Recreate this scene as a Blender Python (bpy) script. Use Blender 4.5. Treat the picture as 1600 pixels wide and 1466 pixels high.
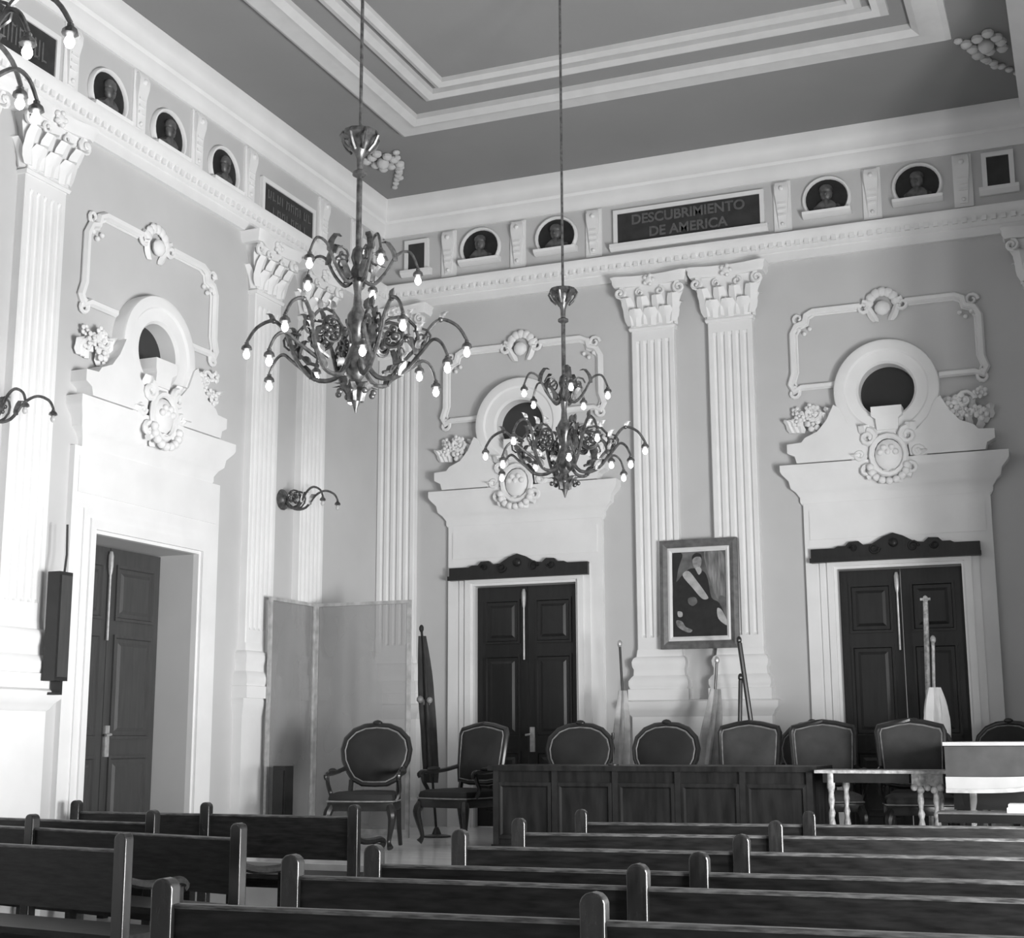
import bpy, bmesh, math, random
from math import sin, cos, pi, radians
from mathutils import Vector, Matrix
random.seed(7)
for o in list(bpy.data.objects): bpy.data.objects.remove(o)
SC = bpy.context.scene
COL = SC.collection

# ------------------------------------------------------------------ camera
YAW, PIT, ROL, FPX, CAMH = .38678, .18691, -.003726, 2228., 1.45
fw = Vector((-sin(YAW)*cos(PIT), cos(YAW)*cos(PIT), sin(PIT)))
rt = Vector((cos(YAW), sin(YAW), 0)); up = rt.cross(fw)
r2 = rt*cos(ROL)+up*sin(ROL); u2 = up*cos(ROL)-rt*sin(ROL)
cd = bpy.data.cameras.new('camera'); cam = bpy.data.objects.new('camera', cd); COL.objects.link(cam)
cd.sensor_fit = 'HORIZONTAL'; cd.sensor_width = 36; cd.lens = FPX*36/1600; cd.clip_start = .05
m = Matrix((r2, u2, -fw)).transposed().to_4x4(); m.translation = Vector((0, 0, CAMH))
cam.matrix_world = m; SC.camera = cam

# ------------------------------------------------------------------ world, light, exposure
W = bpy.data.worlds.new('world'); SC.world = W; W.use_nodes = True
W.node_tree.nodes['Background'].inputs[0].default_value = (.8, .8, .8, 1)
W.node_tree.nodes['Background'].inputs[1].default_value = .6
SC.view_settings.view_transform = 'Standard'; SC.view_settings.look = 'None'
SC.view_settings.exposure = 0; SC.view_settings.gamma = 1
SC.view_settings.use_curve_mapping = False
def area(name, loc, rot, sx, sy, power, spread=180):
    l = bpy.data.lights.new(name, 'AREA'); l.shape = 'RECTANGLE'; l.size = sx; l.size_y = sy
    l.energy = power; l.spread = radians(spread)
    o = bpy.data.objects.new(name, l); COL.objects.link(o); o.location = loc; o.rotation_euler = rot
    return o
# daylight through the tall windows of the right-hand wall
for yy, pw in ((4.2, 560), (7.0, 860), (9.8, 90)):
    area('window_light', (2.62, yy, 1.35), (0, radians(90), 0), 2.1, 1.6, pw)
area('window_light', (-4.0, -4.7, 2.6), (radians(-90), 0, 0), 6.0, 3.2, 30)  # weak fill added out of view behind the camera, no known window

# ------------------------------------------------------------------ materials
def mat(name, v, rough=.6, metal=0, amp=.06, scale=4, bump=0, emit=0, stretch=None, coat=0, spec=.5):
    M_ = bpy.data.materials.new(name); M_.use_nodes = True
    nt = M_.node_tree; b = nt.nodes['Principled BSDF']
    b.inputs['Roughness'].default_value = rough; b.inputs['Metallic'].default_value = metal
    tc = nt.nodes.new('ShaderNodeTexCoord'); mp = nt.nodes.new('ShaderNodeMapping')
    nt.links.new(tc.outputs['Object'], mp.inputs[0])
    b.inputs['Specular IOR Level'].default_value = spec
    if stretch: mp.inputs['Scale'].default_value = stretch
    n = nt.nodes.new('ShaderNodeTexNoise'); n.inputs['Scale'].default_value = scale; n.inputs['Detail'].default_value = 5
    nt.links.new(mp.outputs[0], n.inputs['Vector'])
    r = nt.nodes.new('ShaderNodeValToRGB'); lo, hi = max(0, v*(1-amp)), min(1, v*(1+amp))
    r.color_ramp.elements[0].position = .3; r.color_ramp.elements[1].position = .7
    r.color_ramp.elements[0].color = (lo, lo, lo, 1); r.color_ramp.elements[1].color = (hi, hi, hi, 1)
    nt.links.new(n.outputs['Fac'], r.inputs[0]); nt.links.new(r.outputs[0], b.inputs['Base Color'])
    if bump:
        bp = nt.nodes.new('ShaderNodeBump'); bp.inputs['Strength'].default_value = bump; bp.inputs['Distance'].default_value = .01
        nt.links.new(n.outputs['Fac'], bp.inputs['Height']); nt.links.new(bp.outputs[0], b.inputs['Normal'])
    if coat: b.inputs['Coat Weight'].default_value = coat; b.inputs['Coat Roughness'].default_value = .15
    if emit:
        b.inputs['Emission Color'].default_value = (1, 1, 1, 1); b.inputs['Emission Strength'].default_value = emit
    return M_
M = {
 'wall': mat('wall_plaster', .55, .85, amp=.04, scale=1.3, bump=.1),
 'white': mat('white_stucco', .80, .7, amp=.04, scale=2.5, bump=.1),
 'ceil': mat('ceiling_grey_paint', .25, .9, amp=.05, scale=.8),
 'ceilw': mat('ceiling_moulding_paint', .55, .85, amp=.04, scale=6),
 'floor': mat('polished_floor', .42, .28, amp=.2, scale=2),
 'dais': mat('polished_dais_boards', .82, .14, amp=.1, scale=3, stretch=(1, 8, 1)),
 'door': mat('dark_door_varnish', .012, .38, amp=.3, scale=5, stretch=(6, 6, .6)),
 'ldoor': mat('grey_brown_door_varnish', .055, .42, amp=.15, scale=5, stretch=(6, 6, .6)),
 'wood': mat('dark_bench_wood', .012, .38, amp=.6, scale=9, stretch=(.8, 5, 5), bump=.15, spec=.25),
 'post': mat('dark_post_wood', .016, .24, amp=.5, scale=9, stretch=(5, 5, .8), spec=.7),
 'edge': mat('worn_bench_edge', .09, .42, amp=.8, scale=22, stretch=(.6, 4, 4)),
 'desk': mat('dark_desk_wood', .018, .42, amp=.5, scale=6, stretch=(3, 3, .5), spec=.25),
 'frame': mat('dark_chair_wood', .02, .3, amp=.3, scale=12),
 'pipe': mat('worn_gilt_piping', .22, .45, amp=.3, scale=20),
 'gilt': mat('pale_gilt_wood', .42, .35, amp=.5, scale=25),
 'velvet': mat('dark_upholstery', .016, .75, amp=.2, scale=8),
 'velvet2': mat('grey_upholstery', .05, .7, amp=.2, scale=8),
 'metal': mat('aged_bronze', .13, .36, .6, amp=.5, scale=30),
 'bulb': mat('lit_bulb', .9, .3, emit=9),
 'bulboff': mat('unlit_bulb', .55, .25),
 'brass': mat('worn_brass', .5, .4, .5, amp=.2, scale=20),
 'dark': mat('dark_plaque_stone', .035, .5, amp=.25, scale=9),
 'letter': mat('plaque_lettering', .12, .5, amp=.2, scale=30),
 'bust': mat('dark_bronze_bust', .10, .45, .2, amp=.5, scale=16),
 'pane': mat('dark_window_glass', .03, .12, amp=.1, scale=2),
 'black': mat('black_shell', .02, .45, amp=.2, scale=8),
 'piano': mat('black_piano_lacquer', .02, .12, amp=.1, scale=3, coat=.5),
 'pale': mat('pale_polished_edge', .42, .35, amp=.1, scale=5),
 'cloth': mat('white_cloth', .85, .8, amp=.05, scale=9),
 'greycloth': mat('grey_flag_cloth', .42, .8, amp=.35, scale=6),
 'darkcloth': mat('dark_flag_cloth', .03, .8, amp=.4, scale=6),
 'mount': mat('picture_mount', .78, .6, amp=.03, scale=6),
 'pframe': mat('grey_gilt_frame', .13, .45, amp=.3, scale=14),
 'mid': mat('painted_grey', .12, .7, amp=.45, scale=7),
 'lightp': mat('painted_pale', .42, .7, amp=.25, scale=12),
 'skin': mat('painted_skin', .24, .7, amp=.5, scale=20),
 'drape': mat('painted_drape', .19, .7, amp=.6, scale=9, stretch=(4, 1, .5)),
 'night': mat('painted_black', .014, .6, amp=.4, scale=14),
}
def glass_mat():
    g = bpy.data.materials.new('smoky_acrylic'); g.use_nodes = True; nt = g.node_tree
    out = nt.nodes['Material Output']; b = nt.nodes['Principled BSDF']
    b.inputs['Base Color'].default_value = (.5, .5, .5, 1); b.inputs['Roughness'].default_value = .35
    t = nt.nodes.new('ShaderNodeBsdfTransparent'); t.inputs[0].default_value = (.8, .8, .8, 1)
    mx = nt.nodes.new('ShaderNodeMixShader'); n = nt.nodes.new('ShaderNodeTexNoise'); n.inputs['Scale'].default_value = 1.5
    mr = nt.nodes.new('ShaderNodeMapRange'); mr.inputs[3].default_value = .15; mr.inputs[4].default_value = .5
    nt.links.new(n.outputs['Fac'], mr.inputs[0]); nt.links.new(mr.outputs[0], mx.inputs[0])
    nt.links.new(t.outputs[0], mx.inputs[1]); nt.links.new(b.outputs[0], mx.inputs[2]); nt.links.new(mx.outputs[0], out.inputs[0])
    return g
M['glass'] = glass_mat()

# ------------------------------------------------------------------ mesh builder
class MB:
    def __init__(s): s.v = []; s.f = []; s.m = []; s.cur = 0
    def add(s, vs, fs):
        b = len(s.v); s.v += [tuple(p) for p in vs]
        for f in fs: s.f.append(tuple(b+i for i in f)); s.m.append(s.cur)
        return s
    def box(s, x0, x1, y0, y1, z0, z1):
        return s.add([(x, y, z) for z in (z0, z1) for y in (y0, y1) for x in (x0, x1)],
                     [(0, 1, 3, 2), (4, 5, 7, 6), (0, 1, 5, 4), (2, 3, 7, 6), (0, 2, 6, 4), (1, 3, 7, 5)])
    def loft(s, rings, cap=True, closed=True):
        n = len(rings[0]); vs = [p for r in rings for p in r]; fs = []
        for i in range(len(rings)-1):
            for j in range(n if closed else n-1):
                k = (j+1) % n; fs.append((i*n+j, i*n+k, (i+1)*n+k, (i+1)*n+j))
        if cap: fs.append(tuple(range(n))); fs.append(tuple((len(rings)-1)*n+j for j in range(n)))
        return s.add(vs, fs)
    def prism(s, poly, a, b, plane='xz'):
        if plane == 'xz': R = [[(p, t, q) for p, q in poly] for t in (a, b)]
        elif plane == 'yz': R = [[(t, p, q) for p, q in poly] for t in (a, b)]
        else: R = [[(p, q, t) for p, q in poly] for t in (a, b)]
        return s.loft(R)
    def lathe(s, prof, c=(0, 0, 0), n=14, axis='z', sc=1):
        R = []
        for r, h in prof:
            r = max(r, .0005)*sc; h *= sc; ring = []
            for k in range(n):
                a = 2*pi*k/n; p, q = r*cos(a), r*sin(a)
                ring.append({'z': (c[0]+p, c[1]+q, c[2]+h), 'y': (c[0]+p, c[1]+h, c[2]+q), 'x': (c[0]+h, c[1]+p, c[2]+q)}[axis])
            R.append(ring)
        return s.loft(R)
    def ball(s, c, r, n=8, sy=1, sz=1):
        n = max(n, 8); k = max(5, n//2); R = []
        for i in range(k+1):
            t = pi*i/k; rr = max(sin(t), .02)*r
            R.append([(c[0]+rr*cos(2*pi*j/n), c[1]+rr*sin(2*pi*j/n)*sy, c[2]-cos(t)*r*sz) for j in range(n)])
        return s.loft(R)
    def tube(s, pts, rad, n=6, closed=False):
        P = [Vector(p) for p in pts]; L = len(P)
        if not hasattr(rad, '__len__'): rad = [rad]*L
        R = []; ref = None
        for i in range(L):
            a = P[(i-1) % L] if closed or i > 0 else P[i]; b = P[(i+1) % L] if closed or i < L-1 else P[i]
            t = (b-a).normalized()
            if ref is None:
                ref = Vector((0, 0, 1)) if abs(t.z) < .9 else Vector((1, 0, 0))
            x = ref - t*ref.dot(t)
            if x.length < 1e-4: x = t.orthogonal()
            x.normalize(); ref = x; y = t.cross(x)
            R.append([tuple(P[i]+x*rad[i]*cos(2*pi*k/n)+y*rad[i]*sin(2*pi*k/n)) for k in range(n)])
        if closed: R.append(R[0]); return s.loft(R, cap=False)
        return s.loft(R)
    def leaf(s, base, h, w, curl, lean=0, n=6, th=.012, side=None, out=None):
        """acanthus leaf: rises, then curls outwards; 'out' is the outward direction, 'side' the width direction"""
        O = Vector(out or (0, 1, 0)); S = Vector(side or (1, 0, 0)); U = Vector((0, 0, 1)); B = Vector(base)
        wid = [.7, .9, 1.05, .85, 1.0, .7, .35]; rows = []
        for i in range(n+1):
            t = i/n; ww = wid[round(t*6)]*w/2*(1+.12*(i % 2))
            zz = h*(t if t < .8 else .8+(.12*sin((t-.8)/.2*pi))); oo = curl*(t**2.5)
            c = B+U*zz+O*oo+S*(lean*t)
            rows.append([tuple(c-S*ww-O*.006), tuple(c-S*ww*.5+O*.008), tuple(c+O*.024), tuple(c+S*ww*.5+O*.008), tuple(c+S*ww-O*.006), tuple(c-O*th)])
        return s.loft(rows)
    def spiral(s, c, r0, r1, turns, start, rad, plane='xz', w=0, n=6, dirn=1, k=10):
        pts = []; N = int(k*turns)
        for i in range(N+1):
            t = i/N; a = start+dirn*2*pi*turns*t; r = r0+(r1-r0)*t
            pts.append((c[0]+r*cos(a), c[1]+w*t, c[2]+r*sin(a)))
        return s.tube(pts, [rad*(1-.4*i/N) for i in range(N+1)], n)
    def build(s, name, mats, parent=None, smooth=True, wall=False, kind=None, loc=None, rz=0, label=None):
        me = bpy.data.meshes.new(name)
        vs = [(x, -y, z) for x, y, z in s.v] if wall else s.v
        me.from_pydata(vs, [], s.f)
        if not isinstance(mats, (list, tuple)): mats = [mats]
        for k in mats: me.materials.append(M[k])
        if len(mats) > 1: me.polygons.foreach_set('material_index', s.m)
        bm = bmesh.new(); bm.from_mesh(me); bmesh.ops.recalc_face_normals(bm, faces=bm.faces); bm.to_mesh(me); bm.free()
        if smooth:
            me.polygons.foreach_set('use_smooth', [True]*len(me.polygons)); me.set_sharp_from_angle(angle=radians(38))
        o = bpy.data.objects.new(name, me); COL.objects.link(o)
        if parent: o.parent = parent
        if loc: o.location = loc
        if rz: o.rotation_euler.z = rz
        if kind: o['kind'] = kind
        if label: o['label'] = label
        return o
def tag(o, label, cat, group=None):
    o['label'] = label; o['category'] = cat
    if group: o['group'] = group
    return o
def thing(name, label, cat, loc=(0, 0, 0), rz=0, group=None):
    o = bpy.data.objects.new(name, None); COL.objects.link(o); o.empty_display_size = .1
    o.location = loc; o.rotation_euler.z = rz
    return tag(o, label, cat, group)
def dup(root, parent=None, loc=None, rz=None, label=None, group=None):
    c = root.copy(); COL.objects.link(c); c.parent = parent
    if loc is not None: c.location = loc
    if rz is not None: c.rotation_euler.z = rz
    if label: c['label'] = label
    if group: c['group'] = group
    for ch in [o for o in COL.objects if o.parent == root]: dup(ch, c)
    return c

# ------------------------------------------------------------------ room shell
D, WL, WR, ZC, DZ = 15.46, -8.06, .06, 8.22, .45       # back wall, left wall, right wall, ceiling, dais height
YF = -5.0                                               # wall behind the camera
MB().box(WL-.5, 3.2, YF-.3, D+.5, -.1, 0).build('floor', 'floor', kind='structure', smooth=False)

def wall_cells(b, u0, u1, z0, z1, holes, octs, t=.45):
    """wall slab w from -t to 0, rectangular holes and round holes"""
    us = sorted({u0, u1, *[h[0] for h in holes], *[h[1] for h in holes], *[c[0]-.5 for c in octs], *[c[0]+.5 for c in octs]})
    zs = sorted({z0, z1, *[h[2] for h in holes], *[h[3] for h in holes], *[c[1]-.5 for c in octs], *[c[1]+.5 for c in octs]})
    for i in range(len(us)-1):
        for j in range(len(zs)-1):
            cu, cz = (us[i]+us[i+1])/2, (zs[j]+zs[j+1])/2
            if any(h[0] < cu < h[1] and h[2] < cz < h[3] for h in holes): continue
            if any(abs(c[0]-cu) < .5 and abs(c[1]-cz) < .5 for c in octs): continue
            b.box(us[i], us[i+1], -t, 0, zs[j], zs[j+1])
    for cu, cz, r in octs:
        n = 32; ring = []
        for k in range(n):
            a = 2*pi*k/n; c, s_ = cos(a), sin(a); q = .5/max(abs(c), abs(s_))
            ring.append([(cu+q*c, -t, cz+q*s_), (cu+q*c, 0, cz+q*s_), (cu+r*c, 0, cz+r*s_), (cu+r*c, -t, cz+r*s_)])
        ring.append(ring[0]); b.loft(ring, cap=False)
BD = [-6.13, -1.88]; LD = [10.80]      # bay centres: two on the back wall (x), one on the left wall (y)
BO = [-6.16, -1.90]; LO = [10.74]      # round windows above them
ZO = 5.13; ZL = 5.0
def hole(c): return (c-.64, c+.64, DZ, 3.22)
b = MB(); wall_cells(b, WL-.45, 3.2, 0, ZC, [hole(c) for c in BD], [(c, ZO, .30) for c in BO])
wall_back = b.build('wall_back', 'wall', kind='structure', wall=True, loc=(0, D, 0), smooth=False)
b = MB(); lh = [(10.03, 11.58, DZ, 3.22)]
wall_cells(b, YF, D, 0, ZC, lh, [(c, ZL, .30) for c in LO])
wall_left = b.build('wall_left', 'wall', kind='structure', wall=True, loc=(WL, 0, 0), rz=pi/2, smooth=False)
# the right wall stands close beside the dais, its unseen step shaped to shade the far wall; tall windows beyond
b = MB(); XO = 2.65
ys = [YF, 3.4, 5.0, 6.2, 7.8, 9.0, 10.6, 11.9]
for i in range(7):
    if i in (1, 3, 5): b.box(XO, XO+.35, ys[i], ys[i+1], 0, .3); b.box(XO, XO+.35, ys[i], ys[i+1], 2.4, ZC)
    else: b.box(XO, XO+.35, ys[i], ys[i+1], 0, ZC)
b.box(WR, XO, 11.9, D, 0, ZC); b.box(WR, WR+.45, YF, 11.9, 6.72, ZC)
b.build('wall_right', 'wall', kind='structure', smooth=False)
b = MB(); b.box(WL-.45, 3.5, YF-.3, YF, 0, .9); b.box(WL-.45, 3.5, YF-.3, YF, 4.3, ZC)
b.box(WL-.45, -7.1, YF-.3, YF, .9, 4.3); b.box(-.9, 3.5, YF-.3, YF, .9, 4.3)
b.build('wall_front', 'wall', kind='structure', smooth=False)
ceiling = MB().box(WL-.45, 3.5, YF-.3, D+.45, ZC, ZC+.2).build('ceiling', 'ceil', kind='structure', smooth=False)
def ring_band(name, x0, x1, y1, wd, prof, y0=-4.2, mt='ceilw'):
    """moulding frame on the ceiling: prof is [(inset, drop)]"""
    b = MB(); rings = []
    for ins, dz in prof:
        i = ins*wd; rings.append([(x0+i, y0+i, ZC-dz), (x1-i, y0+i, ZC-dz), (x1-i, y1-i, ZC-dz), (x0+i, y1-i, ZC-dz)])
    b.loft(rings, cap=False); return b.build(name, mt, ceiling)
ring_band('ceiling_moulding', -6.85, -.88, 13.58, .34, [(0, 0), (.0, .07), (.15, .10), (.5, .08), (.8, .11), (1, .06), (1, 0)])
ring_band('ceiling_moulding', -6.22, -1.38, 12.88, .14, [(0, 0), (0, .06), (.5, .09), (1, .06), (1, 0)])
ring_band('ceiling_moulding', -6.00, -1.60, 12.66, .12, [(0, 0), (0, .05), (.5, .08), (1, .05), (1, 0)])
# leafy rosettes in the corners of the ceiling field
def corner_rosette(x, y, sx):
    b = MB()
    for k in range(9):
        a = k*2*pi/9; r = .14+.05*(k % 2)
        b.ball((x+r*cos(a), y+r*1.2*sin(a), ZC-.03), .06, 7, sz=.8)
    b.ball((x, y, ZC-.05), .08, 8)
    for k in range(6):
        t = k/5; b.ball((x+sx*(.1-.35*t), y+.25+.55*t, ZC-.02), .055*(1-.3*t), 7, sz=.7)
        b.ball((x+sx*(.25-.3*t), y-.15+.7*t, ZC-.02), .045, 7, sz=.7)
    b.build('corner_rosette', 'ceilw', ceiling, kind='stuff')
corner_rosette(-7.42, 14.2, 1); corner_rosette(-.58, 13.9, -1)

# ------------------------------------------------------------------ dais
dais = MB().box(WL, WR, 10.62, D, 0, DZ-.04).box(WL, WR, 10.58, D, DZ-.04, DZ).box(WR, 2.65, 10.58, 11.9, 0, DZ).build('dais', 'dais', smooth=False)
tag(dais, 'raised polished platform along the far wall under the desk and armchairs', 'platform')
MB().box(WL, WR, 10.565, 10.585, DZ-.10, DZ-.002).build('nosing', 'pale', dais, smooth=False, label='pale nosing strip along the front edge')

# ------------------------------------------------------------------ entablature
corn = [(0, 7.72), (.025, 7.72), (.03, 7.78), (.045, 7.80), (.045, 7.90), (.07, 7.93), (.07, 8.03), (.085, 8.05), (.10, 8.12), (.10, ZC-.002), (0, ZC-.002)]
arch = [(0, 6.74), (.05, 6.74), (.05, 6.84), (.065, 6.85), (.065, 6.93), (.10, 6.97), (.13, 7.01), (.13, 7.05), (.02, 7.08), (0, 7.08)]
for wl, u0, u1 in ((wall_back, WL, WR), (wall_left, YF, D)):
    MB().prism([(w, z) for w, z in corn], u0, u1, 'yz').build('cornice', 'white', wl, wall=True)
    MB().prism([(w, z) for w, z in arch], u0, u1, 'yz').build('architrave', 'white', wl, wall=True)
    b = MB(); u = u0+.05 if wl is wall_back else 3.0
    while u < u1-.05: b.box(u, u+.05, .06, .095, 6.90, 6.955); u += .10
    b.build('dentil_row', 'white', wl, wall=True, smooth=False, kind='stuff')
MB().prism([(0, 7.55), (.05, 7.7), (.05, 7.85), (.22, 7.95), (.3, 8.05), (.40, 8.10), (.40, ZC-.002), (0, ZC-.002)], 0, D-2.6-.1, 'yz').build(
    'trim_1', 'white', None, wall=True, kind='structure', loc=(WR, D-.1, 0), rz=-pi/2)

# scrolled consoles on the frieze
def console():
    b = MB(); b.box(-.10, .10, 0, .02, 7.10, 7.70)
    b.loft([[(-.07*s_, w, z), (.07*s_, w, z), (.07*s_, .02, z), (-.07*s_, .02, z)] for s_, w, z in
            ((.6, .035, 7.14), (.7, .04, 7.22), (.8, .045, 7.32), (.95, .05, 7.45), (1.1, .07, 7.55), (1.1, .075, 7.62), (1, .05, 7.68))])
    b.ball((0, .07, 7.60), .03, 8); b.ball((0, .045, 7.18), .022, 7)
    for k in range(3): b.box(-.045, .045, .03, .06, 7.28+k*.07, 7.30+k*.07)
    return b.build('frieze_console', 'white', wall_back, wall=True)
c0 = console(); c0.location = (-7.13, 0, 0)
for x in (-6.2, -5.22, -2.95, -1.95, -.98): dup(c0, wall_back, (x, 0, 0))
for y in (9.42, 10.40, 11.35, 12.32, 13.9, 14.7): dup(c0, wall_left, (y, 0, 0))

# ------------------------------------------------------------------ pilasters
def pilaster():
    """fluted shaft centred on u=0 with children capital and base"""
    hw, w = .255, .09; prof = [(-hw, 0), (-hw, w-.01), (-hw+.01, w)]; nf = 5; fwid = .052; gap = (2*hw-.04-nf*fwid)/(nf+1)
    u = -hw+.02+gap
    for k in range(nf):
        for j in range(5):
            a = pi*j/4; prof.append((u+fwid/2-cos(a)*fwid/2, w-.028*sin(a)))
        u += fwid+gap
    prof += [(hw-.01, w), (hw, w-.01), (hw, 0)]
    flat = [(p[0], w if 0 < i < len(prof)-1 and p[1] > .05 else p[1]) for i, p in enumerate(prof)]
    flat[1] = prof[1]; flat[-2] = prof[-2]
    R = [[(p, q, z) for p, q in (flat if z in (2.42, 2.55, 5.98, 6.10) else prof)] for z in (2.42, 2.55, 2.58, 5.95, 5.98, 6.10)]
    sh = MB().loft(R).build('pilaster', 'white', wall_back, wall=True)
    b = MB()                               # capital
    b.loft([[(-h, 0, z), (-h, w_, z), (h, w_, z), (h, 0, z)] for z, h, w_ in
            ((6.10, .27, .105), (6.13, .28, .115), (6.15, .255, .10), (6.35, .26, .10), (6.5, .29, .12), (6.60, .34, .15), (6.62, .34, .15))])
    ab = []
    for z, g in ((6.62, 0), (6.66, .02), (6.70, .02), (6.735, .04)):
        ab.append([(-.42-g, 0, z), (-.42-g, .20+g, z), (-.36-g, .22+g, z), (-.2, .17+g, z), (0, .15+g, z), (.2, .17+g, z), (.36+g, .22+g, z), (.42+g, .20+g, z), (.42+g, 0, z)])
    b.loft(ab)
    for u_ in (-.18, 0, .18): b.leaf((u_, .10, 6.15), .23, .17, .12)
    for u_, le in ((-.24, -.05), (-.09, 0), (.09, 0), (.24, .05)): b.leaf((u_, .10, 6.17), .37, .15, .15, lean=le)
    for s_ in (-1, 1):
        b.leaf((s_*.22, .10, 6.3), .30, .12, .08, lean=s_*.15)
        b.spiral((s_*.355, .17, 6.55), .07, .015, 1.5, pi/2, .026, dirn=s_, w=.03)
        b.spiral((s_*.12, .16, 6.54), .05, .012, 1.3, pi/2, .018, dirn=-s_, w=.02)
        b.leaf((s_*.27, .04, 6.15), .3, .12, .1, lean=s_*.05, side=(0, 1, 0), out=(s_, 0, 0))
    b.ball((0, .19, 6.67), .055, 8, sy=.6)
    for k in range(5): b.ball((.055*cos(k*1.257), .2, 6.67+.055*sin(k*1.257)), .025, 6)
    b.build('capital', 'white', sh, wall=True)
    b = MB()                               # attic base
    b.loft([[(-.255-g, 0, z), (-.255-g, .09+g, z), (.255+g, .09+g, z), (.255+g, 0, z)] for z, g in
            ((1.86, .09), (1.98, .09), (1.985, .07), (2.02, .085), (2.07, .085), (2.11, .06), (2.13, .04), (2.20, .035), (2.23, .05), (2.28, .055), (2.32, .04), (2.34, .01), (2.42, 0))])
    b.build('base', 'white', sh, wall=True)
    return sh
p0 = pilaster(); p0.location = (-7.80, 0, 0)
for x in (-4.50, -3.59, -.17): dup(p0, wall_back, (x, 0, 0))
for y in (8.10, 9.12, 12.66, 13.68): dup(p0, wall_left, (y, 0, 0))
def pedestal(wl, u0, u1, q=1):
    b = MB(); b.loft([[(u0-g*q, 0, z), (u0-g*q, .10+g*q, z), (u1+g*q, .10+g*q, z), (u1+g*q, 0, z)] for z, g in
        ((0, .05), (.75, .05), (.78, .02), (1.68, .02), (1.70, .04), (1.74, .06), (1.78, .10), (1.84, .11), (1.86, .08))])
    b.build('pedestal', 'white', wl, wall=True)
pedestal(wall_back, -4.80, -3.28); pedestal(wall_back, -8.05, -7.5); pedestal(wall_back, -.47, .04)
pedestal(wall_left, 7.80, 9.42); pedestal(wall_left, 12.36, 13.98, .4)

# ------------------------------------------------------------------ doors, round windows, overdoor stucco
def overdoor(wl, cu, cuo, door):
    b = MB(); R = []
    for w, z in ((.06, 3.93), (.09, 3.97), (.09, 4.02), (.14, 4.08), (.20, 4.12), (.22, 4.20), (.30, 4.27), (.32, 4.30), (.32, 4.37), (.03, 4.385)):
        g = .93+w*.8; w *= .55; R.append([(cu-g, 0, z), (cu-g, w, z), (cu+g, w, z), (cu+g, 0, z)])
    b.loft(R); oc = b.build('overdoor_cornice', 'white', door, wall=True)
    for s_ in (-1, 1):
        poly = [(.22, 4.385), (.98, 4.385), (1.0, 4.46), (1.08, 4.50), (1.08, 4.60), (.92, 4.61), (.88, 4.66), (.74, 4.72), (.64, 4.84), (.56, 5.0), (.50, 4.96), (.42, 4.78), (.28, 4.64), (.2, 4.55)]
        MB().prism([(cuo+s_*u, z) for u, z in poly], 0, .17, 'xz').build('pediment_wing', 'white', oc, wall=True)
        b = MB(); rnd = random.Random(3+int(s_))
        for k in range(9):                    # rosettes of petals with a bud
            u = .64+rnd.random()*.36; z = 4.70+rnd.random()*.30+(.06 if s_ > 0 else 0); w = .05+rnd.random()*.07; r = .035+.02*rnd.random()
            for q in range(5): b.ball((cuo+s_*u+r*cos(q*1.257+k), w, z+r*sin(q*1.257+k)), r*.62, 8, sy=.6)
            b.ball((cuo+s_*u, w+.02, z), r*.45, 8)
        for k in range(9):
            b.leaf((cuo+s_*(.60+.055*k), .04, 4.62+.26*rnd.random()), .17, .08, .09, lean=s_*.09*(rnd.random()-.2), n=4)
        b.spiral((cuo+s_*.80, .10, 4.95), .10, .02, 1.3, 0, .022, dirn=s_)
        b.build('flower_cluster', 'white', oc, wall=True, kind='stuff')
    b = MB()                                # cartouche
    b.ball((cuo, .29, 4.40), .15, 14, sy=.5, sz=1.15)
    b.tube([(cuo+.18*cos(a*pi/8), .31, 4.40+.21*sin(a*pi/8)) for a in range(16)], .032, 6, closed=True)
    for s_ in (-1, 1):
        b.spiral((cuo+s_*.21, .30, 4.60), .09, .02, 1.4, pi/2, .036, dirn=s_)
        b.spiral((cuo+s_*.23, .31, 4.24), .08, .02, 1.4, -pi/2, .034, dirn=-s_)
        b.spiral((cuo+s_*.30, .28, 4.42), .06, .02, 1.2, 0, .03, dirn=s_)
        b.leaf((cuo+s_*.18, .24, 4.5), .28, .14, .12, lean=s_*.08)
        b.leaf((cuo+s_*.27, .22, 4.22), .25, .12, .12, lean=s_*.10)
        b.leaf((cuo+s_*.08, .26, 4.10), .16, .12, .08, lean=-s_*.03)
    for k in range(9): b.ball((cuo+.19*cos(pi+k*pi/8), .35, 4.27+.16*sin(pi+k*pi/8)), .042, 8)
    for k in range(5): b.ball((cuo-.08+.04*k, .35, 4.42+.05*(k % 2)), .035, 8)
    b.box(cuo-.12, cuo+.12, .0, .26, 4.62, 4.75)
    b.v = [(x, max(y-.11, .0), z) for x, y, z in b.v]
    b.build('cartouche', 'white', oc, wall=True)
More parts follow.
